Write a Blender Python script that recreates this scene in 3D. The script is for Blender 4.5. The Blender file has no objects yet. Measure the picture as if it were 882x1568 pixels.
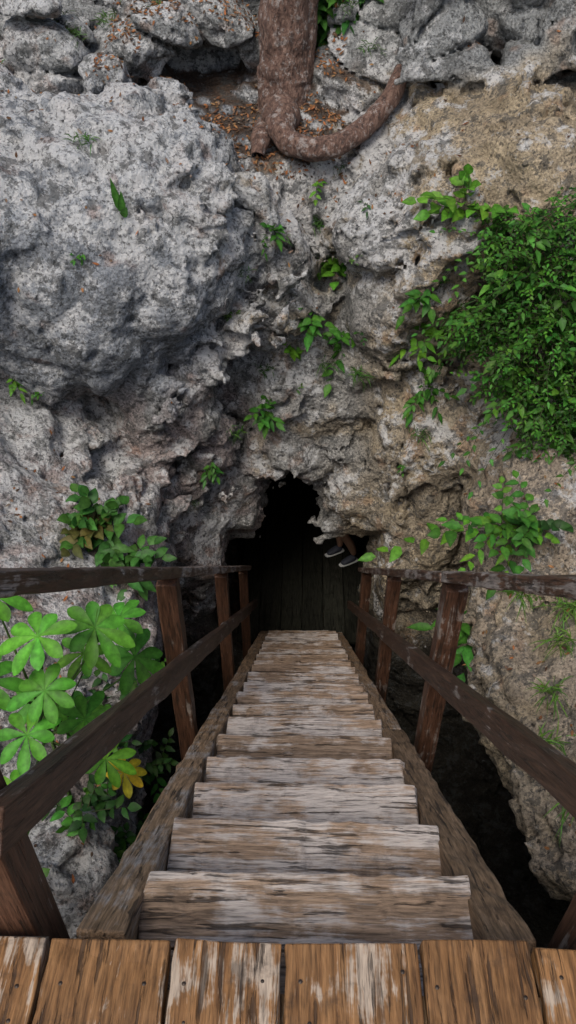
import bpy, math, random, time
import numpy as np
from mathutils import Vector, Matrix
from mathutils.bvhtree import BVHTree
random.seed(7); rng=np.random.default_rng(11)
scene=bpy.context.scene
scene.view_settings.view_transform='Standard'; scene.view_settings.look='None'; scene.view_settings.exposure=0

# ------------------------------------------------------------------ noise
PERM=np.concatenate([rng.permutation(256)]*2).astype(np.int32)
G=rng.normal(size=(256,3)).astype(np.float32); G/=np.linalg.norm(G,axis=1)[:,None]
R01=rng.random((256,4)).astype(np.float32)
GX_,GY_,GZ_=[np.ascontiguousarray(G[:,q]) for q in range(3)]
def perlin(p,off=0.0):
    out=np.empty(len(p),np.float32)
    for s0 in range(0,len(p),60000):       # cache-sized chunks
        q=p[s0:s0+60000].astype(np.float32)+np.float32(off)
        i=np.floor(q).astype(np.int32); f=q-i
        u=f*f*f*(f*(f*6-15)+10); i&=255
        res=0; fx,fy,fz=f[:,0],f[:,1],f[:,2]; ux,uy,uz=u[:,0],u[:,1],u[:,2]
        for dx in (0,1):
            wx=ux if dx else 1-ux; a=PERM[(i[:,0]+dx)&255]
            for dy in (0,1):
                wy=wx*(uy if dy else 1-uy); b=PERM[(a+i[:,1]+dy)&255]
                for dz in (0,1):
                    c=PERM[(b+i[:,2]+dz)&255]
                    res=res+wy*(uz if dz else 1-uz)*(GX_[c]*(fx-dx)+GY_[c]*(fy-dy)+GZ_[c]*(fz-dz))
        out[s0:s0+60000]=res
    return out*1.5
RX_,RY_,RZ_=[np.ascontiguousarray(R01[:,q]) for q in range(3)]
def worley(p,off=0,full=False):
    o1=np.empty(len(p),np.float32); o2=o1.copy(); oc=np.zeros(len(p),np.int32)
    for s0 in range(0,len(p),60000):
        q=p[s0:s0+60000].astype(np.float32)+np.float32(off)
        if full: i=np.floor(q).astype(np.int32); rg=(-1,0,1); A,B_=0.,1.
        else: i=np.floor(q-.5).astype(np.int32); rg=(0,1); A,B_=.2,.6
        f=q-i; fx,fy,fz=f[:,0],f[:,1],f[:,2]
        d1=np.full(len(q),9.,np.float32); d2=d1.copy(); cid=np.zeros(len(q),np.int32)
        for dx in rg:
            a=PERM[(i[:,0]+dx)&255]
            for dy in rg:
                b=PERM[(a+i[:,1]+dy)&255]
                for dz in rg:
                    h=PERM[(b+i[:,2]+dz)&255]
                    d=(A+B_*RX_[h]+dx-fx)**2+(A+B_*RY_[h]+dy-fy)**2+(A+B_*RZ_[h]+dz-fz)**2
                    m=d<d1
                    d2=np.where(m,d1,np.minimum(d2,d)); cid=np.where(m,h,cid); d1=np.where(m,d,d1)
        o1[s0:s0+60000]=np.sqrt(d1); o2[s0:s0+60000]=np.sqrt(d2); oc[s0:s0+60000]=cid
    return o1,o2,oc
def smoothstep(a,b,x):
    t=np.clip((x-a)/(b-a),0,1); return t*t*(3-2*t)
def smin(a,b,k):
    h=np.maximum(np.float32(k)-np.abs(a-b),0); return np.minimum(a,b)-h*h*np.float32(.25/k)
def smax(a,b,k): 
    h=np.maximum(np.float32(k)-np.abs(a-b),0); return np.maximum(a,b)+h*h*np.float32(.25/k)

# ------------------------------------------------------------------ rock field
VX=.027
xs=np.arange(-3.6,3.6,VX,dtype=np.float32); ys=np.arange(-.3,10.2,VX,dtype=np.float32); zs=np.arange(-6.3,1.5,VX,dtype=np.float32)
X=xs[:,None,None]; Y=ys[None,:,None]; Z=zs[None,None,:]
def bl(f,c,r,rot,k,sub=False):
    R=max(r)*1.6+.35 if max(r)<1.2 else max(r)*1.35+.3
    sl=[]
    for q,ar in enumerate((xs,ys,zs)):
        a=max(0,int(np.searchsorted(ar,c[q]-R))); b=int(np.searchsorted(ar,c[q]+R)); sl.append(slice(a,b))
    x=xs[sl[0]][:,None,None]-c[0]; y=ys[sl[1]][None,:,None]-c[1]; z=zs[sl[2]][None,None,:]-c[2]
    if rot:
        cr,sr=math.cos(rot),math.sin(rot); x,z=x*cr+z*sr,-x*sr+z*cr
    e=(np.sqrt((x/r[0])**2+(y/r[1])**2+(z/r[2])**2)-1)*min(r)
    v=f[sl[0],sl[1],sl[2]]
    f[sl[0],sl[1],sl[2]]=smax(v,-e,k) if sub else smin(v,e,k)
    return f
Yc=6.0-.2*np.minimum(X*X,5.5)+.14*(Z+3)-.18*smoothstep(-2.4,-2.9,Z)
L=-.52+.38*(Y-6.3)+.42*smoothstep(.3,1.1,X)
L=np.minimum(L,.05+0*X)
f=smax((Yc-Y)*.95,(Z-L)*.95,.2).astype(np.float32)
f=smin(f,(7.55+.3*Z-Y),.1).astype(np.float32)
slab=smax(smax(.66-X+.1*(Z),6.36-Y+.22*Z-.08*(X-1),.06),Z-1.3,.1)
slab=np.maximum(slab,.02-Z+.05*(X-1))
f=np.minimum(f,slab).astype(np.float32); del slab
f=np.maximum(f,-np.maximum(np.maximum(np.abs(Z+.01-.05*(X-1))-.035,Y-6.9),.6-X)).astype(np.float32)
f=np.maximum(f,-np.maximum(np.maximum(np.abs(X-1.35+.2*Z)-.03,Y-6.75),.0-Z)).astype(np.float32)
tl=-2.5+.8*(-X-1.05)+0*Y
fl=smax(smax(X+1.0+.5*np.clip(-3.1-Z,0,2.0),(Z-tl)*.8,.2),1.2-Y,.3)
f=smin(f,fl,.2).astype(np.float32); del fl
tr=-2.5+.75*(X-1.15)+.2*smoothstep(2.5,4.5,Y)
fr=smax(smax(1.22-X+1.6*np.clip(-2.62-Z,0,1.2),(Z-tr)*.8,.1),1.75-Y+.25*(-Z-2.4),.2)
f=smin(f,fr,.12).astype(np.float32); del fr
f=np.minimum(f,np.maximum(Y-.35,Z+.35)).astype(np.float32)
f=np.minimum(f,Z+6.0).astype(np.float32)
B=[((-1.75,5.75,-.98),(1.5,1.0,1.02),.15),((-.33,6.0,-1.25),(.36,.5,.75),.35),((-2.6,5.2,-.6),(.8,.9,.9),0),
((-.72,5.42,-1.6),(.78,.3,.17),.74),((-1.1,5.3,-2.25),(.4,.3,.25),.6),
((-1.55,5.35,-2.75),(.85,.55,.45),.2),((-.95,5.5,-2.45),(.35,.4,.35),0),((.1,6.1,-2.2),(.9,.5,.65),0),
((-1.25,5.5,-3.45),(.6,.5,.9),0),((1.1,5.6,-3.4),(.48,.5,.9),0),((-.1,5.95,-2.8),(.85,.38,.4),0),((-.66,5.75,-3.15),(.3,.3,.4),.3),((.52,5.8,-3.1),(.32,.3,.42),-.3),
((.75,5.9,-1.5),(.45,.5,.8),-.2),((1.1,5.6,-2.5),(.5,.5,.6),0),((1.4,6.0,-.6),(.9,.7,.55),.2),((.55,6.0,-.85),(.35,.4,.3),.3),
((1.95,4.35,-2.15),(.55,.8,.55),0),((1.65,3.0,-2.75),(.5,.8,.35),0),((-1.6,4.1,-2.95),(.4,.6,.5),0),
((-1.08,1.72,-2.2),(.26,.3,.25),0),((-1.9,6.9,.02),(.5,.45,.38),0),((-1.25,7.2,.05),(.35,.35,.45),0),
((-.75,7.45,.15),(.28,.3,.45),0),((.45,7.2,-.05),(.36,.35,.3),.5),((-1.05,6.35,-.2),(.25,.3,.2),0),((-2.3,6.3,-.05),(.3,.3,.2),0),
((-.45,7.35,0),(.2,.25,.25),0),((-1.5,6.45,.0),(.24,.25,.16),0),((-.1,6.85,-.5),(.45,.35,.2),0)]
for c,r,ro in B: f=bl(f,c,r,ro,.12)
f=bl(f,(-.85,6.8,-.12),(.5,.38,.28),0,.1,True)
f=bl(f,(-1.5,4.85,-2.15),(.9,.3,.12),.05,.1,True)
f=bl(f,(-.5,5.2,-2.0),(.6,.45,.1),.74,.06,True)
f=bl(f,(-.28,5.3,-1.05),(.08,.35,.5),.3,.06,True)
nx,ny,nz=f.shape
fr_=f.ravel()
def pts(idx): return np.stack([xs[idx//(nz*ny)],ys[(idx//nz)%ny],zs[idx%nz]],1)
idx=np.nonzero(np.abs(fr_)<.32)[0]; P=pts(idx)
warp=.2*np.stack([perlin(P*1.3,3),perlin(P*1.3,17),perlin(P*1.3,31)],1).astype(np.float32)
Pw=P+warp
lb=1-.15*smoothstep(5.0,4.4,P[:,1])
d=.12*perlin(P*.9,5)-.19*(.22-np.minimum(np.abs(perlin(Pw*1.9,9)),.5))
upper=smoothstep(6.35,6.6,P[:,1])*smoothstep(-.35,-.1,P[:,2]); d*=1-.5*upper
m=upper>.02
w1,w2,cid=worley((P[m]+.4*warp[m])*np.array([1.9,1.9,2.9]),5,True)
d[m]+=upper[m]*(-.22*np.exp(-(w2-w1)/.06)+.28*(R01[cid,3]-.5))
fr_[idx]-=(d*lb).astype(np.float32)
sel=np.abs(fr_[idx])<.22; idx=idx[sel]; P=P[sel]; Pw=Pw[sel]; lb=lb[sel]; upper=upper[sel]; del warp,sel
boul=smoothstep(-.5,-.9,P[:,0])*smoothstep(-2.0,-1.6,P[:,2])
rough=.5+.9*smoothstep(-.25,.35,perlin(P*1.5,66))      # smooth faces alternate with eaten-out ones
rg=(1-.35*boul-.3*upper)*rough
d=-.15*(.2-np.minimum(np.abs(perlin(Pw*4.0,21)),.5))*rg
w1,w2,cid=worley(Pw*np.array([2.6,2.6,3.0]),60)
rad=np.clip(R01[cid,3]-.5,0,1)*.8
d-=np.clip((rad-w1)*.55,0,.3)*(1-.8*boul)*(1-upper)
fr_[idx]-=(d*lb).astype(np.float32)
sel=np.abs(fr_[idx])<.12; idx=idx[sel]; P=P[sel]; Pw=Pw[sel]; lb=lb[sel]; rg=rg[sel]; boul=boul[sel]
Pq=Pw+.035*np.stack([perlin(P*6,1),perlin(P*6,2.5),perlin(P*6,8.5)],1)
d=.085*(np.abs(perlin(Pq*8.5,41))-.2)*rg+.045*(np.abs(perlin(Pq*17,43))-.2)*(.4+.6*rg)
w1,w2,cid=worley(Pq*6.5,90)
rad=np.clip(R01[cid,3]-.35,0,1)*.85
d-=np.clip((rad-w1)*.30,0,.2)*(1-.35*boul)
fr_[idx]-=(d*lb).astype(np.float32)
f=fr_.reshape(nx,ny,nz)
low=smax(np.abs(X+.06)-.78,(Z+3.80),.12)
up=((((X+.09)/.29)**4+((Z+3.9)/.92)**4)**.25-1)*.25
prof=smin(low,up,.05)
cave=np.maximum(prof,4.9-Y).astype(np.float32)
cave=bl(cave,(0,8.3,-4.4),(1.7,2.0,1.6),0,.2)
cave=np.maximum(cave,-(Z+5.75)).astype(np.float32)
cv=cave.ravel(); ci=np.nonzero((np.abs(cv)<.2))[0]; cp=pts(ci)
cn=.06*perlin(cp*2.6,71)+.09*perlin(cp*5.5,72)+.05*perlin(cp*11,77)+.03*perlin(cp*20,79); cv[ci]+=cn.astype(np.float32); cave=cv.reshape(f.shape)
f=smax(f,-cave,.05).astype(np.float32); del cave,cv
stair_clear=np.maximum(np.abs(X-.02)-.70, np.abs(Z-(.95-Y))*.7-.75)
stair_clear=np.maximum(stair_clear,Y-5.75)
f=smax(f,-stair_clear,.06).astype(np.float32); del stair_clear
# ------------------------------------------------------------------ surface nets
s=f<0
cnt=np.zeros((nx-1,ny-1,nz-1),np.int8)
for a in (0,1):
    for b in (0,1):
        for c in (0,1):
            cnt+=s[a:nx-1+a,b:ny-1+b,c:nz-1+c]
act=(cnt>0)&(cnt<8)
ii,jj,kk=np.nonzero(act)
vid=np.full(act.shape,-1,np.int32); vid[act]=np.arange(len(ii))
cor={}
for a in (0,1):
    for b in (0,1):
        for c in (0,1): cor[(a,b,c)]=f[ii+a,jj+b,kk+c]
acc=np.zeros((len(ii),3)); n=np.zeros(len(ii))
ks=list(cor.keys())
for a in ks:
    for b in ks:
        if a<b and sum(abs(a[q]-b[q]) for q in range(3))==1:
            fa,fb=cor[a],cor[b]; mm=(fa<0)!=(fb<0)
            t=np.where(mm,fa/np.where(mm,fa-fb,1),0)
            for q in range(3): acc[:,q]+=mm*(a[q]+(b[q]-a[q])*t)
            n+=mm
V=acc/n[:,None]+np.stack([ii,jj,kk],1); V=V*VX+np.array([xs[0],ys[0],zs[0]])
quads=[]
def addq(sa,sb,ax):
    e=np.nonzero(sa!=sb); i,j,k=e
    ok=np.ones(len(i),bool)
    for q,arr in enumerate((i,j,k)):
        if q!=ax: ok&=(arr>=1)&(arr<s.shape[q]-1)
    i,j,k=i[ok],j[ok],k[ok]; neg=sa[e][ok]
    if ax==0: q=[vid[i,j-1,k-1],vid[i,j,k-1],vid[i,j,k],vid[i,j-1,k]]
    elif ax==1: q=[vid[i-1,j,k-1],vid[i-1,j,k],vid[i,j,k],vid[i,j,k-1]]
    else: q=[vid[i-1,j-1,k],vid[i,j-1,k],vid[i,j,k],vid[i-1,j,k]]
    q=np.stack(q,1); q[~neg]=q[~neg][:,::-1]
    quads.append(q)
addq(s[:-1],s[1:],0); addq(s[:,:-1],s[:,1:],1); addq(s[:,:,:-1],s[:,:,1:],2)
Q=np.concatenate(quads); Q=Q[(Q>=0).all(1)]
del vid,cnt,act,f,fr_,s,cor
def mesh_np(name,V,Q,smooth=True):
    me=bpy.data.meshes.new(name); k=Q.shape[1]
    me.vertices.add(len(V)); me.vertices.foreach_set('co',np.asarray(V,np.float32).ravel())
    me.loops.add(len(Q)*k); me.loops.foreach_set('vertex_index',np.asarray(Q,np.int32).ravel())
    me.polygons.add(len(Q)); me.polygons.foreach_set('loop_start',np.arange(0,len(Q)*k,k,dtype=np.int32))
    me.polygons.foreach_set('loop_total',np.full(len(Q),k,np.int32))
    if smooth: me.polygons.foreach_set('use_smooth',np.ones(len(Q),bool))
    me.update(calc_edges=True); return me
def link(o,parent=None):
    scene.collection.objects.link(o)
    if parent: o.parent=parent
    return o
def empty(name):
    o=bpy.data.objects.new(name,None); o.empty_display_size=.2; return link(o)

me2=mesh_np('limestone_cliff',V,Q)
nv=len(me2.vertices); co=V.astype(np.float32)
no=np.empty(nv*3,np.float32); me2.vertex_normals.foreach_get('vector',no); no=no.reshape(-1,3)
wp=co+.03*np.stack([perlin(co*7,1),perlin(co*7,2.5),perlin(co*7,8.5)],1)
zn=smoothstep(-.1,.3,perlin(co*1.1,55)+.1)
fd=.022*(np.abs(perlin(wp*24,14))-.2)*(.6+.6*zn)
w1,w2,cid=worley(wp*15,33)
pit=np.clip((R01[cid,3]-.3)*.8-w1,0,1)
fd-=pit*.10*(.35+.65*zn)
up_s=smoothstep(.4,.9,no[:,2])*smoothstep(6.3,6.6,co[:,1])
fd*=1-.3*up_s
co2=co+no*fd[:,None]; me2.vertices.foreach_set('co',co2.astype(np.float32).ravel()); me2.update()
n1=perlin(co*1.2,101); n2=perlin(co*3.1,111); n3=perlin(co*7.,121)
x,y,z=co[:,0]+.35*n1+.15*n2,co[:,1],co[:,2]+.3*n2
def C(*c): return np.array(c,np.float32)
col=np.tile(C(.375,.365,.34),(nv,1))
def mix(col,c,w): w=np.clip(w,0,1)[:,None]; return col*(1-w)+c*w
col=mix(col,C(.315,.34,.37),smoothstep(-.1,-.7,x)*smoothstep(-2.2,-1.6,z)*.85)
col=mix(col,C(.42,.355,.33),smoothstep(-.1,-.5,x)*smoothstep(-1.4,-2.0,z)*smoothstep(-.2,.3,n2+.15))
col=mix(col,C(.46,.37,.25),smoothstep(.25,.8,x)*.95)
col=mix(col,C(.42,.36,.27),smoothstep(.1,.4,x)*smoothstep(-1.2,-1.8,z)*.7)
col=mix(col,C(.47,.39,.30),smoothstep(.9,1.2,x)*smoothstep(5.0,4.4,y)*smoothstep(-3.3,-2.7,z))
col=mix(col,C(.47,.38,.25),smoothstep(.05,.3,n2)*smoothstep(-.7,-.2,x)*.6)
col=mix(col,C(.34,.35,.345),smoothstep(6.25,6.4,y)*smoothstep(-.08,.02,co[:,2]))
col=mix(col,C(.45,.22,.11),smoothstep(.3,.5,n1*.6+n3)*.3)
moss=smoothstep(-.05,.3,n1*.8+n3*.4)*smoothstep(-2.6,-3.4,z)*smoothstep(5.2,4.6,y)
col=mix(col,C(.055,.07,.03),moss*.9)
pit_shade=smoothstep(-3.0,-3.6,z)*smoothstep(4.9,4.3,y); col=mix(col,C(.06,.055,.04),pit_shade*.92)  # chasm shade painted into the rock colour below the banks
cave_shade=smoothstep(6.15,6.5,y)*smoothstep(-2.8,-3.2,z); col=mix(col,C(.035,.033,.028),cave_shade)  # cave darkness put into the rock tint behind the opening
deep_shade=smoothstep(-4.3,-4.9,z); col=mix(col,C(.05,.045,.035),deep_shade)  # shade of the pit bottom also painted into the tint
soil=smoothstep(.35,.75,no[:,2]+.3*n3)*smoothstep(6.25,6.5,y)*smoothstep(.15,-.1,co[:,2])*smoothstep(.75,.3,co[:,0])*smoothstep(-1.75,-1.3,co[:,0])
col=mix(col,C(.085,.052,.033),soil*.95)
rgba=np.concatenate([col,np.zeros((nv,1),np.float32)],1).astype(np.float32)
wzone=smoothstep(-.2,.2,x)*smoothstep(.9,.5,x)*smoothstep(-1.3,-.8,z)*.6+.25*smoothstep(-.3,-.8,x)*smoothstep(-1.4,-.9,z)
rgba[:,3]=np.clip(.52+1.0*n1+.35*(no[:,2])-.35*smoothstep(.7,1.2,x)+wzone-.9*soil-moss-pit_shade-cave_shade-deep_shade-.2*smoothstep(6.25,6.4,y)-.2*smoothstep(-2.,-2.6,z),-.6,1.1)
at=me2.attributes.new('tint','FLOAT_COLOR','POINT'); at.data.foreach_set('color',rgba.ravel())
cliff=link(bpy.data.objects.new('limestone_cliff',me2))

# ------------------------------------------------------------------ materials
class N:
    def __init__(s,name):
        s.m=bpy.data.materials.new(name); s.m.use_nodes=True; s.t=s.m.node_tree; s.t.nodes.clear()
        s.o=s.t.nodes.new('ShaderNodeOutputMaterial'); s.b=s.t.nodes.new('ShaderNodeBsdfPrincipled'); s.t.links.new(s.b.outputs[0],s.o.inputs[0])
    def n(s,t,**k):
        nd=s.t.nodes.new('ShaderNode'+t)
        for a,v in k.items():
            if a in nd.inputs: s.set(nd.inputs[a],v)
            else: setattr(nd,a,v)
        return nd
    def set(s,i,v):
        if isinstance(v,bpy.types.NodeSocket): s.t.links.new(v,i)
        else: i.default_value=v
    def noise(s,vec,scale,detail=6,rough=.6,dist=0):
        nd=s.n('TexNoise',Scale=scale,Detail=detail,Roughness=rough,Distortion=dist); s.set(nd.inputs['Vector'],vec); return nd.outputs['Fac']
    def ramp(s,fac,stops):
        nd=s.n('ValToRGB'); s.set(nd.inputs[0],fac); e=nd.color_ramp.elements
        while len(e)<len(stops): e.new(.5)
        for i,(p,c) in enumerate(stops):
            e[i].position=p; e[i].color=(c,c,c,1) if not isinstance(c,tuple) else (*c,1)
        return nd.outputs[0]
    def mix(s,fac,a,b,mode='MIX'):
        nd=s.n('Mix',data_type='RGBA',blend_type=mode); s.set(nd.inputs[0],fac); 
        for i,v in ((6,a),(7,b)):
            if isinstance(v,tuple): v=(*v,1) if len(v)==3 else v
            s.set(nd.inputs[i],v)
        return nd.outputs[2]
    def math(s,op,a,b=0):
        nd=s.n('Math',operation=op); s.set(nd.inputs[0],a); s.set(nd.inputs[1],b); return nd.outputs[0]
    def bump(s,h,strength,dist,normal=None):
        nd=s.n('Bump',Strength=strength,Distance=dist); s.set(nd.inputs['Height'],h)
        if normal: s.set(nd.inputs['Normal'],normal)
        return nd.outputs[0]
r=N('limestone'); oc=r.n('TexCoord').outputs['Object']
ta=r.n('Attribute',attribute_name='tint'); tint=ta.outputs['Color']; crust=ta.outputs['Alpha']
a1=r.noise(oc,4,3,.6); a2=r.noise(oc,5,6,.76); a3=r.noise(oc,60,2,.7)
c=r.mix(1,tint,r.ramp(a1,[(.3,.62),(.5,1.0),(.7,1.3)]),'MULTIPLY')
c=r.mix(1,c,r.ramp(a3,[(.3,.58),(.5,1.0),(.72,1.42)]),'MULTIPLY')
wf=r.math('ADD',a2,r.math('MULTIPLY',r.math('SUBTRACT',crust,.5),.16))
white=r.math('MULTIPLY',r.ramp(wf,[(.495,0.),(.575,1.)]),.82)
c=r.mix(white,c,(.72,.72,.71))
dark=r.ramp(r.noise(oc,8,6,.78),[(.52,0.),(.57,1.)])
c=r.mix(r.math('MULTIPLY',dark,.72),c,(.09,.092,.088))
spk=r.ramp(r.noise(oc,38,3,.7),[(.56,0.),(.62,1.)])
c=r.mix(r.math('MULTIPLY',spk,.68),c,(.05,.05,.047))
r.set(r.b.inputs['Base Color'],c); r.b.inputs['Roughness'].default_value=.9; r.b.inputs['Specular IOR Level'].default_value=.15
vo=r.n('TexVoronoi',Scale=30.); r.set(vo.inputs['Vector'],oc)
h=r.math('ADD',r.noise(oc,24,5,.78),r.math('MULTIPLY',vo.outputs['Distance'],.4))
r.set(r.b.inputs['Normal'],r.bump(h,1.,.06))
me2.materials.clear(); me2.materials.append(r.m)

def wood(name,axis,cols,worn,wornamt,rough=.6,scale=1.,bumpd=.004,dark=(.03,.02,.014),crack=.8,spec=.3,soft=.035,blo=.55):
    w=N(name); tc=w.n('TexCoord').outputs['Object']; oi=w.n('ObjectInfo').outputs['Random']
    mp=w.n('Mapping'); w.set(mp.inputs['Vector'],tc)
    sc=[38,38,38]; sc[axis]=2.6; mp.inputs['Scale'].default_value=[v*scale for v in sc]
    cmb=w.n('CombineXYZ'); 
    for q in range(3): w.set(cmb.inputs[q],w.math('MULTIPLY',oi,[37.,91.,53.][q]))
    w.set(mp.inputs['Location'],cmb.outputs[0]); v=mp.outputs[0]
    v2=w.n('VectorMath',operation='ADD'); w.set(v2.inputs[0],tc); w.set(v2.inputs[1],cmb.outputs[0]); iso=v2.outputs[0]
    g=w.noise(v,1.3,5,.7,.6); g2=w.noise(v,4.5,3,.7); 
    c=w.ramp(g,[(.3,cols[0]),(.5,cols[1]),(.7,cols[2])])
    c=w.mix(1,c,w.ramp(oi,[(0.,.78),(1.,1.22)]),'MULTIPLY')
    c=w.mix(1,c,w.ramp(g2,[(.35,.55),(.5,1.),(.65,1.35)]),'MULTIPLY')
    mk=w.math('ADD',w.math('MULTIPLY',w.noise(v,.7,6,.78,.8),.5),w.math('MULTIPLY',w.noise(iso,5,5,.65),.5))
    mk=w.math('ADD',mk,w.math('MULTIPLY',w.math('SUBTRACT',oi,.5),.10))
    p0=.56-wornamt*.12
    mask=w.ramp(mk,[(p0,0.),(p0+soft,1.)])
    wc=w.mix(1,worn,w.ramp(g2,[(.33,.4),(.5,1.),(.65,1.25)]),'MULTIPLY')
    c=w.mix(w.math('MULTIPLY',mask,.88),c,wc)
    cr=w.ramp(w.noise(v,1.7,4,.6,.3),[(.36,1.),(.41,0.)])
    c=w.mix(w.math('MULTIPLY',cr,crack),c,dark)
    blot=w.ramp(w.noise(iso,9,5,.7),[(.56,0.),(.66,1.)]); c=w.mix(w.math('MULTIPLY',blot,blo),c,dark)
    w.set(w.b.inputs['Base Color'],c); w.b.inputs['Roughness'].default_value=rough; w.b.inputs['Specular IOR Level'].default_value=spec
    hh=w.math('ADD',w.math('MULTIPLY',g,.6),w.math('ADD',w.math('MULTIPLY',g2,.5),w.math('MULTIPLY',cr,-.7)))
    w.set(w.b.inputs['Normal'],w.bump(hh,.9,bumpd)); return w.m
M_tread=wood('tread_wood',0,((.12,.08,.052),(.24,.165,.11),(.32,.23,.16)),(.43,.385,.35),.72,.75,1.,.007,soft=.07,blo=.35)
M_deck=wood('deck_wood',1,((.09,.042,.016),(.185,.093,.036),(.26,.14,.06)),(.38,.31,.24),.18,.5,1.,.005,crack=.7)
M_str=wood('stringer_wood',1,((.11,.068,.038),(.22,.14,.078),(.31,.205,.125)),(.38,.34,.30),.1,.7,1.,.005,soft=.08,blo=.4)
M_rail=wood('rail_wood',1,((.035,.018,.011),(.07,.036,.022),(.11,.06,.036)),(.28,.24,.21),.25,.5,1.,.004)
M_post=wood('post_wood',2,((.035,.017,.010),(.07,.033,.019),(.11,.055,.033)),(.24,.2,.17),-.05,.5,1.,.004)
M_land=wood('landing_wood',1,((.010,.010,.008),(.016,.016,.012),(.022,.021,.016)),(.035,.032,.026),-.3,.9,1.,.004,(.004,.004,.003),spec=.03)  # near-black tones carry the cave's darkness in the wood colour
def flat(name,c,rough=.6,var=.2,metal=0):
    w=N(name); tc=w.n('TexCoord').outputs['Object']
    cc=w.mix(1,c,w.ramp(w.noise(tc,14,4,.6),[(.3,1-var),(.7,1+var)]),'MULTIPLY')
    w.set(w.b.inputs['Base Color'],cc); w.b.inputs['Roughness'].default_value=rough; w.b.inputs['Metallic'].default_value=metal; return w.m
M_nail=flat('nail_steel',(.04,.028,.02),.5,.4,.5)
def leafmat(name,trans=.2,rough=.5):
    w=N(name); at=w.n('Attribute',attribute_name='col').outputs['Color']; tc=w.n('TexCoord').outputs['Object']
    c=w.mix(1,at,w.ramp(w.noise(tc,40,2,.6),[(.3,.7),(.7,1.3)]),'MULTIPLY')
    w.set(w.b.inputs['Base Color'],c); w.b.inputs['Roughness'].default_value=rough; w.b.inputs['Specular IOR Level'].default_value=.2
    tr=w.n('BsdfTranslucent'); w.set(tr.inputs[0],w.mix(1,c,(1.1,1.3,.35),'MULTIPLY')); mx=w.n('MixShader'); mx.inputs[0].default_value=trans
    w.t.links.new(w.b.outputs[0],mx.inputs[1]); w.t.links.new(tr.outputs[0],mx.inputs[2]); w.t.links.new(mx.outputs[0],w.o.inputs[0]); return w.m
M_leaf=leafmat('leaf'); M_dry=leafmat('dry_leaf',.05,.8)

# ------------------------------------------------------------------ planks
import bmesh
def board(name,size,loc,mat,parent,rot=(0,0,0),seg=12,jit=.003,bev=.006):
    ax=int(np.argmax(size)); bm_v=[];F=[]
    o2=[q for q in range(3) if q!=ax]; ring=[(-1,-1),(0,-1),(1,-1),(1,0),(1,1),(0,1),(-1,1),(-1,0)]
    for i in range(seg+1):
        t=i/seg-.5
        for (a,b) in ring:
            v=[0,0,0]; v[ax]=t*size[ax]; v[o2[0]]=a*size[o2[0]]/2+random.gauss(0,jit)*.6; v[o2[1]]=b*size[o2[1]]/2+random.gauss(0,jit)*.4
            if i in(0,seg): v[ax]+=random.gauss(0,jit)*.8
            bm_v.append(v)
    for i in range(seg):
        for k in range(8): F.append((i*8+k,i*8+(k+1)%8,(i+1)*8+(k+1)%8,(i+1)*8+k))
    F.append(tuple(range(8))[::-1]); F.append(tuple(seg*8+k for k in range(8)))
    me=bpy.data.meshes.new(name); me.from_pydata(bm_v,[],F); me.update()
    bm=bmesh.new(); bm.from_mesh(me); bmesh.ops.recalc_face_normals(bm,faces=bm.faces); bm.to_mesh(me); bm.free()
    me.materials.append(mat); o=bpy.data.objects.new(name,me); o.location=loc; o.rotation_euler=rot; link(o,parent)
    b=o.modifiers.new('b','BEVEL'); b.width=bev; b.segments=2; b.limit_method='ANGLE'; b.angle_limit=math.radians(50)
    return o
CX=.027; RISE=.272
stairs=empty('wooden_staircase')
for k in range(19):
    ny_,nz_=.878+RISE*k,-.266-RISE*k
    r_=random.uniform
    if k in (0,):
        board('tread_%d_front'%k,(.725,.165,.045),(CX,ny_-.0825,nz_-.0225),M_tread,stairs,seg=24,jit=.004)
        board('tread_%d_rear'%k,(.73,.15,.045),(CX+.003,ny_-.170-.075,nz_-.0245),M_tread,stairs,seg=24,jit=.004)
    else:
        board('tread_%d'%k,(.712+r_(-.006,.006),.31,.045),(CX+r_(-.004,.004),ny_-.155+r_(-.008,.008),nz_-.0225),M_tread,stairs,rot=(r_(-.012,.012),r_(-.014,.014),r_(-.014,.014)),seg=24,jit=.004)
LZ=-.266-RISE*19
for i in range(6):
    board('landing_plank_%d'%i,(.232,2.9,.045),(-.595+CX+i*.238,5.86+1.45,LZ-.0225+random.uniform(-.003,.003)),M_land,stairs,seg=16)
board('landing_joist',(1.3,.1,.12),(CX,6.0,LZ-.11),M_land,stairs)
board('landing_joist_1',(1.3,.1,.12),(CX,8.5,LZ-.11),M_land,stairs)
def slope_board(name,x,w,h,y0,y1,zoff,mat,parent,seg=30):
    yc=(y0+y1)/2; return board(name,(w,(y1-y0)*math.sqrt(2),h),(x,yc,zoff-yc),mat,parent,rot=(-math.pi/4,0,0),seg=seg,jit=.005)
for sgn,nm in ((-1,'left'),(1,'right')):
    x=CX-.007+sgn*.409; top=.56; h=.24
    zc=top-h/2*math.sqrt(2)
    ysp=2.55 if sgn<0 else 2.1
    slope_board('stringer_%s_upper'%nm,x,.094,h,.60,ysp,zc,M_str,stairs)
    slope_board('stringer_%s_lower'%nm,x-sgn*.004,.088,h,ysp+.004,6.1,zc,M_str,stairs)
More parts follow.
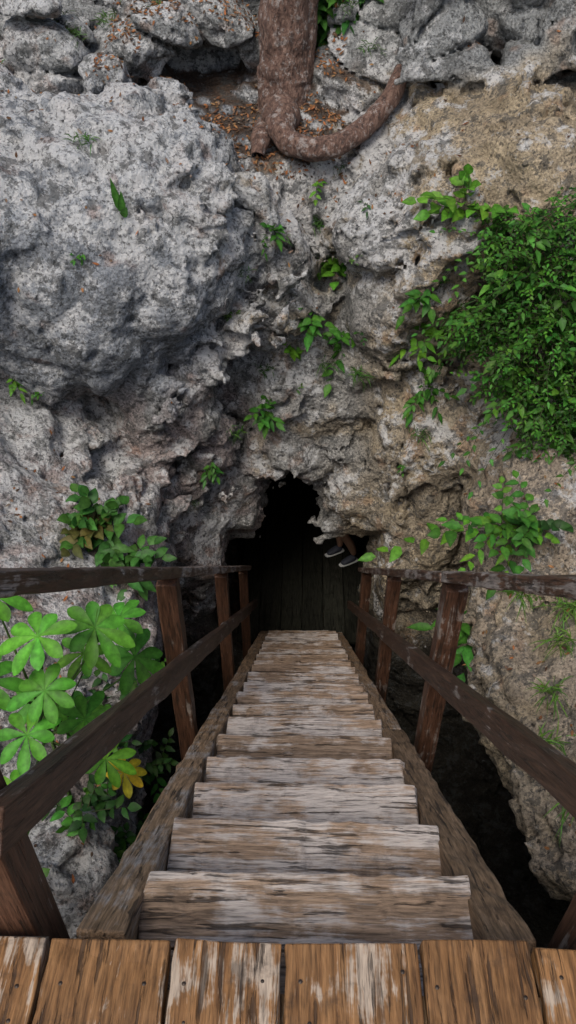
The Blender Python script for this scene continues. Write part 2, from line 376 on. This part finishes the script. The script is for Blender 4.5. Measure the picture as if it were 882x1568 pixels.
def handrail(sgn,posts,near):
    e=empty('wooden_handrail')
    px=CX+sgn*.565
    for i,yy in enumerate(posts):
        zt=1.51-yy; zb=.554-yy-.42
        board('post_%d'%(i+1),(.085,.085,zt-zb),(px,yy,(zt+zb)/2),M_post,e,rot=(0,0,random.uniform(-.04,.04)),seg=8)
    board('post_near',(.10,.10,1.75),(near,.70,.42),M_post,e,seg=10)
    slope_board('mid_rail',CX+sgn*.497,.042,.078,.62,6.0,1.012,M_rail,e)
    slope_board('top_rail',CX+sgn*.555,.11,.042,.5,posts[0],1.545,M_rail,e)
    slope_board('top_rail_lower',CX+sgn*.550,.105,.042,posts[0]+.004,posts[-1]+.15,1.543,M_rail,e)
    return e
handrail(-1,(2.33,3.95,5.5),-.545); handrail(1,(2.2,3.67,5.2),.60)
deck=empty('wooden_deck'); gaps=[-1.36,-1.135,-.905,-.68,-.453,-.224,-.021,.228,.433,.66,.89,1.12,1.35]
k=0
for a,b in zip(gaps[:-1],gaps[1:]):
    y1=.627+random.uniform(-.006,.006)
    board('plank_%d'%k,(b-a-.009,2.4,.04),((a+b)/2,y1-1.2,-.02+random.uniform(-.002,.002)),M_deck,deck,seg=60,jit=.003,bev=.004); k+=1
board('deck_joist',(2.7,.05,.15),(0,.53,-.118),M_str,deck)
board('deck_joist_1',(2.7,.06,.2),(0,-1.5,-.145),M_str,deck)
nv_,nf_=[],[]
def disc(c,r_):
    base=len(nv_)
    for q in range(8):
        a=q*math.pi/4; nv_.append((c[0]+math.cos(a)*r_,c[1]+math.sin(a)*r_,c[2]))
    nv_.append((c[0],c[1],c[2]+r_*.35))
    for q in range(8): nf_.append((base+q,base+(q+1)%8,base+8))
for a,b in zip(gaps[:-1],gaps[1:]):
    for fx in (.16,.84):
        for yy in (.555,.47,.10,-.4):
            disc((a+(b-a)*fx+random.uniform(-.012,.012),yy+random.uniform(-.02,.02),.0025),.004)
me=bpy.data.meshes.new('nails'); me.from_pydata(nv_,[],nf_); me.materials.append(M_nail); link(bpy.data.objects.new('nail_heads',me),deck)
# ------------------------------------------------------------------ leaf builder
def nrmz(v):
    return v/(math.sqrt(v[0]*v[0]+v[1]*v[1]+v[2]*v[2])+1e-9)
def crs(a,b): return np.array((a[1]*b[2]-a[2]*b[1],a[2]*b[0]-a[0]*b[2],a[0]*b[1]-a[1]*b[0]))
class MB:
    def __init__(s): s.v=[];s.f=[];s.c=[];s.n=0
    def leaf(s,o,d,up,L,W,droop=.3,fold=.25,col=(.05,.15,.03),st=(0,.25,.55,.8,1),shape='lance'):
        d=nrmz(np.asarray(d,float)); sd=crs(d,up); 
        if abs(sd).max()<1e-3: sd=crs(d,(1.,.1,0))
        sd=nrmz(sd); n_=crs(sd,d); b=s.n; T=np.array(st)
        if shape=='ob': w=np.where(T<1,np.sin(np.pi*np.minimum(1,T**1.7*.93+.02))**.8,.12)*W
        else: w=W*np.sin(np.pi*np.minimum(.985,(T**.8)*.96+.03))
        p=o+d*(L*T)[:,None]; p[:,2]-=droop*L*T*T
        sw=w[:,None]*sd; nw=(fold*w)[:,None]*n_
        arr=np.stack([p-sw+nw,p,p+sw+nw],1).reshape(-1,3); s.v.append(arr); s.n+=len(arr)
        cc=np.array(col); s.c.append(np.tile(np.stack([cc*.9,cc*1.35,cc]),(len(st),1)))
        for i in range(len(st)-1):
            k=b+3*i; s.f+=[(k,k+1,k+4,k+3),(k+1,k+2,k+5,k+4)]
    def tube(s,pts,rad,col=(.06,.05,.03),seg=5):
        b=s.n; pts=[np.array(p,float) for p in pts]; vv=[]
        for i,p in enumerate(pts):
            t=nrmz(pts[min(i+1,len(pts)-1)]-pts[max(i-1,0)])
            a=nrmz(crs(t,(.3,.2,1.))); c=crs(t,a); r_=rad[i] if hasattr(rad,'__len__') else rad
            for q in range(seg):
                g=2*math.pi*q/seg; vv.append(p+(a*math.cos(g)+c*math.sin(g))*r_)
        s.v.append(np.array(vv)); s.c.append(np.tile(np.array(col),(len(vv),1))); s.n+=len(vv)
        for i in range(len(pts)-1):
            for q in range(seg): s.f.append((b+i*seg+q,b+i*seg+(q+1)%seg,b+(i+1)*seg+(q+1)%seg,b+(i+1)*seg+q))
    def obj(s,name,mat,parent=None):
        me=mesh_np(name,np.concatenate(s.v),np.array(s.f)); c=np.concatenate(s.c)
        at=me.attributes.new('col','FLOAT_COLOR','POINT'); at.data.foreach_set('color',np.concatenate([c,np.ones((len(c),1))],1).astype(np.float32).ravel())
        me.materials.append(mat)
        return link(bpy.data.objects.new(name,me),parent)
bv=BVHTree.FromObject(cliff,bpy.context.evaluated_depsgraph_get())
def wall(x,z,y0=2.0):
    h=bv.ray_cast(Vector((x,y0,z)),Vector((0,1,0)))
    return (np.array(h[0]),np.array(h[1])) if h[0] else (np.array([x,5.8,z]),np.array([0,-1,0.]))
def floor(x,y,z0=1.4):
    h=bv.ray_cast(Vector((x,y,z0)),Vector((0,0,-1)))
    return (np.array(h[0]),np.array(h[1])) if h[0] else (np.array([x,y,-2.]),np.array([0,0,1.]))
def rv(): return nrmz(rng.normal(size=3))
def vary(c,a=.3):
    k=1+random.uniform(-a,a); h=random.uniform(-.12,.25); return (c[0]*k*(1+h),c[1]*k,c[2]*k*(1-h*.5))
GREEN=(.035,.12,.016); DG=(.018,.06,.012); BR=(.07,.19,.018); UP=np.array([0,-.5,1.])
def sprig(mb,base,d,length,nl,L,W,col,droop=.35,sag=.25,st=(0,.25,.55,.8,1)):
    d=nrmz(np.asarray(d,float)); pts=[base+d*length*t-np.array([0,0,sag*length*t*t]) for t in (0,.33,.67,1)]
    mb.tube(pts,[.0035,.003,.002,.001],(.05,.06,.025),3)
    s_=nrmz(crs(d,(0,0,1.)))
    for i in range(nl):
        t=(i+.7)/nl; p=base+d*length*t-np.array([0,0,sag*length*t*t]); sg=1 if i%2 else -1
        dd=d*.6+s_*sg*.9+rv()*.3+np.array([0,-.15,.1])
        if i==nl-1: dd=d
        mb.leaf(p,dd,UP+rv()*.35,L*random.uniform(.7,1.15),W*random.uniform(.8,1.15),droop,random.uniform(.1,.35),vary(col),st)
def plant(name,x,z,n,length,L,W,col,nl=6,spread=.9,y0=2.0,bias=(0,-.6,.2),sag=.3,pos=None):
    mb=MB(); p,nn=wall(x,z,y0) if pos is None else (np.array(pos,float),np.array([0,0,1.]))
    for i in range(n):
        dd=np.array(bias)+rv()*spread
        if dd[1]>.2: dd[1]*=-.5
        sprig(mb,p+rv()*.03,dd,length*random.uniform(.6,1.15),nl,L,W,col,sag=sag)
    return mb.obj(name,M_leaf)
plant('broadleaf_plant',.27,-1.25,14,.32,.14,.040,BR,5,sag=.55)
plant('broadleaf_plant',.32,-1.7,9,.26,.12,.032,GREEN,5,sag=.7,bias=(0,-.5,-.2))
plant('broadleaf_plant',.05,-1.45,6,.2,.12,.032,GREEN,4)
plant('broadleaf_plant',-.1,-1.8,4,.14,.10,.026,BR,4)
plant('broadleaf_plant',-.3,-2.22,8,.16,.10,.026,GREEN,4)
plant('broadleaf_plant',-.72,-2.42,4,.14,.07,.014,GREEN,5)
plant('seedling',-.24,-.75,4,.1,.09,.022,GREEN,3)
plant('seedling',.1,-.7,3,.1,.06,.015,BR,4)
plant('seedling',.82,-1.05,5,.15,.11,.028,GREEN,3)
plant('seedling',.85,-1.45,6,.18,.10,.026,BR,4)
plant('seedling',-2.0,-1.5,4,.1,.06,.014,BR,4,y0=3)
plant('seedling',1.05,-.5,8,.34,.14,.038,BR,5,bias=(-.2,-.4,.7),sag=.2)
plant('seedling',.95,-1.9,7,.22,.09,.022,GREEN,5)
for i in range(20):
    xx=random.uniform(-1.9,1.3); zz=random.uniform(-2.7,-.5)
    if abs(xx+.05)<.5 and zz<-2.4: continue
    if xx<-.5 and random.random()<.5: continue
    plant('seedling',xx,zz,3,.06,.045,.010,random.choice((GREEN,DG,(.06,.12,.03))),3,y0=3.6)
mb=MB(); p,_=wall(-1.13,-.42,2)
for dd,LL in (((-.12,-.2,1),.28),((.1,-.25,.9),.2),((.25,-.4,.5),.14)):
    mb.leaf(p-np.array([0,0,.02]),np.array(dd),np.array([0,-1,.2]),LL,.026,.05,.35,(.05,.15,.025))
mb.obj('lily_leaves',M_leaf)
pl=floor(-1.36,4.1)[0]+np.array([0,0,.03])
plant('shrub',0,0,15,.36,.13,.040,(.035,.11,.02),6,spread=.7,bias=(.1,-.4,.6),pos=pl)
plant('shrub',0,0,6,.32,.12,.038,(.07,.07,.02),6,spread=.7,bias=(-.1,-.4,.7),pos=pl)
plant('shrub',0,0,10,.3,.12,.034,(.035,.11,.02),6,spread=.8,bias=(.3,-.5,.1),pos=pl+np.array([.2,-.2,-.1]))
p=floor(1.45,3.9)[0]+np.array([0,-.05,.04])
mb=MB()
sprig(mb,p,np.array([-1,-.05,.1]),1.0,13,.13,.034,BR,sag=.35)
sprig(mb,p,np.array([-.8,-.2,.35]),.7,10,.13,.034,GREEN,sag=.3)
sprig(mb,p,np.array([-.3,-.3,.6]),.45,9,.12,.034,GREEN,sag=.3)
sprig(mb,p,np.array([.2,-.4,.5]),.35,8,.12,.034,DG,sag=.3)
for i in range(8): sprig(mb,p,np.array([-.45,-.2,.35])+rv()*.6,.4,8,.09,.027,GREEN)
for i in range(6): sprig(mb,p+np.array([-.2,0,0]),np.array([-.35,-.2,.2])+rv()*.7,.35,8,.08,.022,BR)
mb.obj('shrub',M_leaf)
plant('shrub',0,0,9,.35,.18,.036,(.04,.15,.02),4,bias=(-.3,-.5,.5),pos=(1.2,3.7,-2.7))
mb=MB()
CL=[(1.54,5.0,-.62,.36,1),(1.72,4.85,-.95,.42,1.3),(1.62,4.7,-1.3,.40,1.2),(1.72,4.5,-1.6,.33,1),(1.33,5.05,-.95,.24,.5),(1.9,5.0,-.45,.4,1),
    (1.25,5.0,-1.2,.2,.35),(2.05,4.6,-1.1,.45,1.2),(1.3,5.25,-.62,.2,.3),(1.85,4.35,-1.75,.2,.4),(2.0,4.4,-1.5,.35,.9),(1.45,4.9,-1.5,.2,.3),(1.1,5.2,-1.35,.15,.15)]
for cx,cy,cz,rr,wt in CL:
    for i in range(int(200*wt)):
        v=rv()*rr*random.random()**.42; v[1]*=.6; b=np.array([cx,cy,cz])+v
        dd=np.array([-.15,-.55,.1])+rv()*.8
        big=random.random()<.12; k_=random.choice((.4,.65,1.,1.35))
        c=vary((.034*k_,.12*k_,.014*k_),.3) if not big else vary(GREEN,.3)
        sprig(mb,b,dd,.16 if not big else .18,7 if not big else 4,.036 if not big else .09,.0095 if not big else .024,c,sag=.2,st=(0,.35,.75,1))
    w_,_=wall(cx,cz,3.9)
    for i in range(4): mb.tube([w_,w_*.5+np.array([cx,cy,cz])*.5+rv()*.05,np.array([cx,cy,cz])+rv()*rr*.5],[.008,.006,.003],(.06,.045,.03),4)
for i in range(26):   # loose trailing shoots break the outline
    cx,cy,cz,rr,wt=random.choice(CL); b=np.array([cx-.1,cy-.1,cz])
    sprig(mb,b,np.array([-.7,-.3,random.uniform(-.6,.6)])+rv()*.4,rr+.28,12,.05,.014,vary(GREEN),sag=.35,st=(0,.35,.75,1))
mb.obj('hanging_shrub',M_leaf)
mb=MB(); root=np.array([-1.08,2.05,-2.5])
LV=[(-.95,1.95,-.74,.15,0),(-.79,2.1,-.86,.15,0),(-.94,1.85,-.93,.14,0),(-.88,2.15,-1.08,.12,1),(-.76,2.43,-1.45,.17,0),(-1.0,1.74,-1.05,.13,0),(-.79,2.4,-1.15,.14,0),
(-.86,1.95,-1.25,.14,0),(-.84,2.0,-1.62,.13,1),(-.82,2.12,-1.92,.12,2),(-1.17,1.9,-.95,.15,0),(-1.02,1.6,-1.2,.12,1),(-1.1,2.1,-1.3,.15,0),(-.95,2.15,-1.5,.14,0),(-1.2,2.2,-.8,.15,0)]
for (x,y,z,R,kd) in LV:
    c0=np.array([x,y,z]); ctr=np.array([-1.05,2.0,-1.5+.3*random.random()])
    mb.tube([root,ctr,c0-np.array([0,0,.08]),c0],[.012,.008,.004,.003],(.09,.16,.04),5)
    nrm=nrmz(np.array([random.uniform(-.35,.4),-.4+random.uniform(-.3,.3),1.]))
    a=nrmz(crs(nrm,(1,0,0.))); b=crs(nrm,a); nl=random.choice((8,8,9)); ph=random.random()*6
    colr={0:(.06,.215,.02),1:(.09,.25,.02),2:(.38,.30,.02)}[kd]; kk_=random.uniform(.75,1.15); colr=tuple(v*kk_ for v in colr)
    for i in range(nl):
        g=ph+2*math.pi*i/nl+random.uniform(-.1,.1); ll=R*random.uniform(.75,1.1)
        mb.leaf(c0,a*math.cos(g)+b*math.sin(g)+nrm*.12,nrm,ll,R*.19,random.uniform(.15,.4),.28,vary(colr,.2),st=(0,.12,.3,.5,.68,.82,.93,1),shape='ob')
mb.obj('umbrella_leaf_plant',M_leaf)
mb=MB()
for (x,y,z,nn_,ln) in [(-.98,1.9,-1.95,6,.2),(-1.1,2.5,-2.3,8,.22),(-1.0,2.3,-2.6,8,.2),(-1.05,3.0,-2.5,9,.25),(-.9,2.0,-2.4,7,.18),(-.95,2.9,-3.0,8,.2),(-1.05,3.5,-2.9,8,.2),(-1.2,1.4,-1.7,6,.22),(-.95,2.4,-3.3,8,.2),(-1.0,1.5,-2.35,5,.18)]:
    for i in range(nn_): sprig(mb,np.array([x,y,z])+rv()*.1,np.array([.15,-.2,.5])+rv()*.8,ln,7,.075,.02,vary(GREEN if random.random()<.5 else DG),sag=.2)
mb.obj('undergrowth',M_leaf)
def grass(name,spots,col=(.05,.13,.025)):
    mb=MB()
    for (p,n_,L,w) in spots:
        for i in range(n_):
            d_=np.array([0,-.35,.7])+rv()*.65
            mb.leaf(p+rv()*np.array([.07,.02,.03]),d_,rv(),L*random.uniform(.5,1.1),w,.55,.1,vary(col,.35),st=(0,.4,.75,1))
    return mb.obj(name,M_leaf)
W_=lambda x,z,y0=2.:wall(x,z,y0)[0]
sp=[(W_(.12,-1.02),90,.17,.0045),(W_(-.2,-.8),25,.1,.004),(W_(.25,-.62),40,.12,.004),(W_(-.45,-1.0),25,.1,.004),(W_(1.1,-1.35),160,.32,.0045),(W_(1.2,-1.55),130,.3,.0045),(W_(1.0,-1.5),60,.2,.004),
(W_(-.55,-2.3),35,.14,.004),(W_(.9,-2.2),40,.16,.004),(W_(-.3,-1.95),35,.12,.004),(W_(.45,-1.9),70,.18,.004),(W_(-1.4,-.1),35,.14,.004),(W_(-.9,-2.9,4),25,.12,.004),(W_(.2,-1.9),40,.2,.004)]
grass('grass_tufts',sp)
sp=[]
for (x,y) in [(1.45,2.9),(1.35,2.6),(1.55,3.2),(1.4,3.6),(1.4,2.2),(1.6,3.4)]: sp.append((floor(x,y)[0],70,.22,.0045))
grass('grass_tufts',sp,(.08,.17,.03))
sp=[]
for i in range(34):
    x=random.uniform(-2.4,2.2); y=random.uniform(6.9,8.0)
    if -.5<x<0.1: continue
    sp.append((floor(x,y,1.4)[0],34,.14,.004))
for i in range(12): sp.append((floor(random.uniform(-2.3,-1.5),random.uniform(6.4,6.9))[0],24,.12,.004))
grass('grass_tufts',sp,(.05,.11,.025))
mb=MB()
for i in range(90): sprig(mb,np.array([.22,7.35,.22])+rv()*np.array([.2,.14,.3]),np.array([0,-.5,.1])+rv()*.8,.2,5,.14,.03,vary((.025,.09,.015)),sag=.3)
mb.obj('shrub',M_leaf)
mb=MB(); cols=[(.16,.075,.03),(.10,.05,.025),(.20,.11,.05),(.05,.03,.02),(.16,.12,.09),(.2,.09,.04)]
def litter(n,xr,yr,z0=1.4,s_=.035):
    for i in range(n):
        p,nn=floor(random.uniform(*xr),random.uniform(*yr),z0)
        if nn[2]<.45: continue
        d_=rv(); d_=d_-nn*np.dot(d_,nn)
        mb.leaf(p+nn*.006,d_+nn*.15,nn+rv()*.3,s_*random.uniform(.5,1.4),s_*.25,.0,random.uniform(-.3,.5),vary(random.choice(cols),.3),st=(0,.35,.7,1))
litter(2600,(-1.5,.3),(6.35,7.5)); litter(300,(-2.6,.8),(5.6,7.8)); litter(250,(.9,2.2),(1.9,5)); litter(250,(-2.2,-.9),(1.5,5)); litter(150,(-2.4,1.8),(5.2,6.6))
mb.obj('leaf_litter',M_dry)
# ------------------------------------------------------------------ tree
bk=N('bark'); tc=bk.n('TexCoord').outputs['Object']; mp=bk.n('Mapping'); bk.set(mp.inputs['Vector'],tc); mp.inputs['Scale'].default_value=(22,22,9)
g=bk.noise(mp.outputs[0],1.4,6,.72,.6); c=bk.ramp(g,[(.33,(.035,.022,.018)),(.5,(.13,.072,.052)),(.66,(.25,.16,.12))])
c=bk.mix(bk.math('MULTIPLY',bk.ramp(bk.noise(tc,16,5,.75),[(.54,0.),(.62,1.)]),.6),c,(.42,.38,.35))
bk.set(bk.b.inputs['Base Color'],c); bk.b.inputs['Roughness'].default_value=.85
vo=bk.n('TexVoronoi',Scale=1.6,feature='DISTANCE_TO_EDGE'); bk.set(vo.inputs['Vector'],mp.outputs[0])
bk.set(bk.b.inputs['Normal'],bk.bump(bk.math('ADD',g,bk.math('MULTIPLY',vo.outputs[0],.8)),1.,.03))
def limb(name,pts,rad,parent,seg=28,sub=14,amp=.08):
    P_=[Vector(p) for p in pts]; out=[];rr=[]
    for i in range(len(P_)-1):
        p0=P_[max(i-1,0)];p1=P_[i];p2=P_[i+1];p3=P_[min(i+2,len(P_)-1)]
        for q in range(sub):
            t=q/sub; out.append(.5*((2*p1)+(-p0+p2)*t+(2*p0-5*p1+4*p2-p3)*t*t+(-p0+3*p1-3*p2+p3)*t**3)); rr.append(rad[i]*(1-t)+rad[i+1]*t)
    out.append(P_[-1]); rr.append(rad[-1]); VV=[];FF=[]; a=None
    for i,p in enumerate(out):
        t=(out[min(i+1,len(out)-1)]-out[max(i-1,0)]).normalized()
        if a is None: a=t.orthogonal().normalized()
        a=(a-t*a.dot(t)).normalized(); b=t.cross(a)
        for q in range(seg):
            g_=2*math.pi*q/seg; VV.append(p+(a*math.cos(g_)+b*math.sin(g_))*rr[i])
    VV=np.array([tuple(v) for v in VV]); ctr=np.repeat(np.array([tuple(v) for v in out]),seg,0)
    dd=VV-ctr; k_=1+amp*perlin(VV*6,3)*2+amp*perlin(VV*14,9)+amp*.5*perlin(VV*33,9); VV=ctr+dd*k_[:,None]
    for i in range(len(out)-1):
        for q in range(seg): FF.append((i*seg+q,i*seg+(q+1)%seg,(i+1)*seg+(q+1)%seg,(i+1)*seg+q))
    me=mesh_np(name,VV,np.array(FF)); me.materials.append(bk.m); return link(bpy.data.objects.new(name,me),parent)
tree=empty('tree')
limb('trunk',[(-.16,6.98,-.75),(-.16,6.98,-.45),(-.15,7.0,-.2),(-.15,7.0,.1),(-.15,7.02,1.2),(-.2,7.1,3.5),(-.1,7.2,6)],[.26,.245,.225,.212,.2,.17,.10],tree,48,18)
limb('root_right',[(-.22,6.7,-.36),(-.12,6.43,-.42),(.1,6.32,-.43),(.32,6.36,-.37),(.5,6.46,-.25),(.62,6.55,-.12),(.70,6.72,0)],[.09,.088,.084,.08,.074,.07,.055],tree,24,10,.1)
limb('root_stub',[(-.33,6.75,-.42),(-.34,6.55,-.44),(-.36,6.42,-.52)],[.08,.075,.045],tree,20,8,.12)
limb('root_knot',[(-.2,6.85,-.3),(-.2,6.62,-.34),(-.12,6.43,-.42)],[.13,.12,.075],tree,24,8,.18)
limb('root_left',[(-.25,7.0,-.38),(-.45,6.95,-.42),(-.7,7.05,-.45)],[.12,.06,.03],tree,16,8,.12)
mb=MB()
for br in range(9):
    a=br*2.4; b0=np.array([-.17,7.1,3.6+br*.28]); dr=np.array([math.cos(a),math.sin(a),.45]); ln=1.9-br*.1
    e=b0+dr*ln; mb.tube([b0,b0+dr*ln*.5+[0,0,.1],e],[.06,.04,.015],(.07,.045,.03),6)
    for i in range(22): sprig(mb,b0+dr*ln*random.uniform(.4,1.05)+rv()*.35,rv()+np.array([0,0,.2]),.35,6,.14,.035,vary(GREEN))
mb.obj('crown',M_leaf,tree)

# ------------------------------------------------------------------ person in the cave mouth
per=empty('person')
M_skin=flat('skin',(.3,.17,.11),.6,.08); M_cl=flat('dark_cloth',(.03,.033,.04),.85,.15); M_shirt=flat('shirt_cloth',(.07,.08,.1),.85,.15); M_shoe=flat('shoe_fabric',(.05,.055,.075),.7,.1); M_sole=flat('shoe_sole',(.6,.6,.58),.6,.05); M_hair=flat('hair',(.02,.015,.01),.6,.2); M_eye=flat('eye',(.6,.6,.58),.3,.02)
F0=Vector((.50,7.15,LZ))
def W(p):
    a=math.radians(118); return F0+Vector((p[0]*math.cos(a)-p[1]*math.sin(a),p[0]*math.sin(a)+p[1]*math.cos(a),p[2]))
def skin(name,verts,edges,rad,mat,root=0,sub=2):
    me=bpy.data.meshes.new(name); me.from_pydata([tuple(W(v)) for v in verts],edges,[]); o=link(bpy.data.objects.new(name,me),per)
    m_=o.modifiers.new('skin','SKIN'); 
    for i,sv in enumerate(me.skin_vertices[0].data): 
        r_=rad[i]; sv.radius=r_ if isinstance(r_,tuple) else (r_,r_); sv.use_root=(i==root)
    m_.use_smooth_shade=True; s2=o.modifiers.new('ss','SUBSURF'); s2.levels=s2.render_levels=sub; me.materials.append(mat); return o
hx=.095
skin('body_skin',[(0,0,.93),(0,0,1.12),(0,-.01,1.33),(0,0,1.44),(0,.015,1.52),
  (hx,0,.88),(hx+.01,.02,.48),(hx+.015,-.02,.28),(hx+.015,-.03,.09),(-hx,0,.88),(-hx-.01,.06,.49),(-hx-.015,-.05,.28),(-hx-.015,-.10,.11),
  (.18,0,1.38),(.22,-.02,1.1),(.21,.08,.88),(-.18,0,1.38),(-.22,-.02,1.1),(-.21,.1,.88)],
 [(0,1),(1,2),(2,3),(3,4),(0,5),(5,6),(6,7),(7,8),(0,9),(9,10),(10,11),(11,12),(2,13),(13,14),(14,15),(2,16),(16,17),(17,18)],
 [.12,.11,.13,.055,.05,.085,.055,.056,.036,.085,.055,.056,.036,.05,.042,.028,.05,.042,.028],M_skin)
skin('shorts',[(0,0,.98),(0,0,.9),(hx,0,.84),(hx+.01,.02,.55),(-hx,0,.84),(-hx-.01,.05,.56)],[(0,1),(1,2),(2,3),(1,4),(4,5)],[.145,.135,.105,.085,.105,.085],M_cl)
skin('shirt',[(0,0,1.0),(0,0,1.15),(0,-.01,1.34),(0,0,1.43),(.18,0,1.38),(.21,-.01,1.2),(-.18,0,1.38),(-.21,-.01,1.2)],[(0,1),(1,2),(2,3),(2,4),(4,5),(2,6),(6,7)],[.14,.13,.15,.07,.065,.058,.065,.058],M_shirt)
skin('head',[(0,.0,1.55),(0,.015,1.62),(0,.0,1.69)],[(0,1),(1,2)],[(.062,.07),(.078,.095),(.07,.085)],M_skin)
skin('nose',[(0,.09,1.635),(0,.118,1.605)],[(0,1)],[.012,.015],M_skin)
skin('hair',[(0,-.02,1.68),(0,-.045,1.63),(0,.02,1.715)],[(1,0),(0,2)],[.085,.08,.07],M_hair)
M_lip=flat('lips',(.3,.1,.08))
for sg in (-1,1):
    skin('ear',[(sg*.078,0,1.6),(sg*.082,-.01,1.64)],[(0,1)],[.012,.016],M_skin,sub=1)
    skin('eye',[(sg*.032,.086,1.635),(sg*.032,.092,1.635)],[(0,1)],[.011,.009],M_eye,sub=1)
    for q,(dx,ln) in enumerate(((-.03,.07),(-.01,.082),(.01,.077),(.028,.06))):
        bx=sg*.215; yy=.1+dx
        skin('finger',[(bx,yy,.86),(bx,yy+.008,.86-ln*.7),(bx-sg*.004,yy+.018,.83-ln)],[(0,1),(1,2)],[.010,.009,.008],M_skin,sub=1)
    skin('thumb',[(sg*.21,.12,.87),(sg*.195,.15,.83),(sg*.19,.155,.80)],[(0,1),(1,2)],[.012,.011,.009],M_skin,sub=1)
skin('mouth',[(-.022,.092,1.575),(0,.097,1.575),(.022,.092,1.575)],[(0,1),(1,2)],[.005,.007,.005],M_lip,sub=1)
for sg,fy in ((1,-.03),(-1,-.10)):
    bx=sg*(hx+.015)
    skin('shoe',[(bx,fy-.04,.055),(bx,fy+.03,.06),(bx,fy+.11,.048),(bx,fy+.18,.04),(bx,fy,.10)],[(0,1),(1,2),(2,3),(1,4)],[(.042,.045),(.042,.05),(.046,.036),(.036,.025),(.045,.035)],M_shoe)
    skin('sole',[(bx,fy-.06,.016),(bx,fy+.03,.015),(bx,fy+.13,.016),(bx,fy+.205,.018)],[(0,1),(1,2),(2,3)],[(.038,.014),(.042,.014),(.048,.014),(.03,.013)],M_sole)

# ------------------------------------------------------------------ surrounding ground
gx=np.concatenate([np.linspace(-90,-3.45,26),np.linspace(-3.2,3.2,14),np.linspace(3.45,90,26)]); gy=np.concatenate([np.linspace(-90,-.05,26),np.linspace(.3,9.8,20),np.linspace(10.1,100,26)])
GX,GY=np.meshgrid(gx,gy,indexing='ij'); GZ=-.33+1.75*smoothstep(4,9.5,GY)+.25*perlin(np.stack([GX.ravel()*.15,GY.ravel()*.15,0*GX.ravel()],1),4).reshape(GX.shape)*smoothstep(4,12,np.hypot(GX,GY-5))
vv=np.stack([GX,GY,GZ],-1).reshape(-1,3); n2_=len(gy); qf=[]
for i in range(len(gx)-1):
    for j in range(len(gy)-1):
        mx_,my_=(gx[i]+gx[i+1])/2,(gy[j]+gy[j+1])/2
        if abs(mx_)<3.45 and -.05<my_<10.1: continue
        qf.append((i*n2_+j,(i+1)*n2_+j,(i+1)*n2_+j+1,i*n2_+j+1))
me=mesh_np('ground',vv,np.array(qf)); gm=N('forest_soil'); tc=gm.n('TexCoord').outputs['Object']
gm.set(gm.b.inputs['Base Color'],gm.ramp(gm.noise(tc,3,8,.7),[(.35,(.05,.035,.02)),(.55,(.10,.07,.04)),(.65,(.05,.08,.025))])); gm.b.inputs['Roughness'].default_value=.95
me.materials.append(gm.m); link(bpy.data.objects.new('ground',me))

# ------------------------------------------------------------------ light, camera
SE,SA=math.radians(57),math.radians(203)
w=bpy.data.worlds.new('World'); scene.world=w; w.use_nodes=True; nt=w.node_tree; bg=nt.nodes['Background']
sk=nt.nodes.new('ShaderNodeTexSky'); sk.sky_type='NISHITA'; sk.sun_disc=False; sk.sun_elevation=SE; sk.sun_rotation=SA; sk.air_density=1.; sk.dust_density=4.
nt.links.new(sk.outputs[0],bg.inputs[0]); bg.inputs[1].default_value=.15
sl=bpy.data.lights.new('sun','SUN'); sl.energy=2.1; sl.angle=math.radians(22); sl.color=(1,.965,.91); so=link(bpy.data.objects.new('sun',sl))
sd=Vector((math.sin(SA)*math.cos(SE),math.cos(SA)*math.cos(SE),math.sin(SE))); so.rotation_euler=sd.to_track_quat('Z','Y').to_euler(); so.location=(0,0,12)
cam=bpy.data.cameras.new('camera'); cam.sensor_fit='VERTICAL'; cam.sensor_height=24; cam.lens=19.5; cam.clip_start=.05; cam.clip_end=500
co_=link(bpy.data.objects.new('camera',cam)); co_.location=(0,0,1.6); co_.rotation_euler=(math.radians(48.6),0,math.radians(1.2)); scene.camera=co_
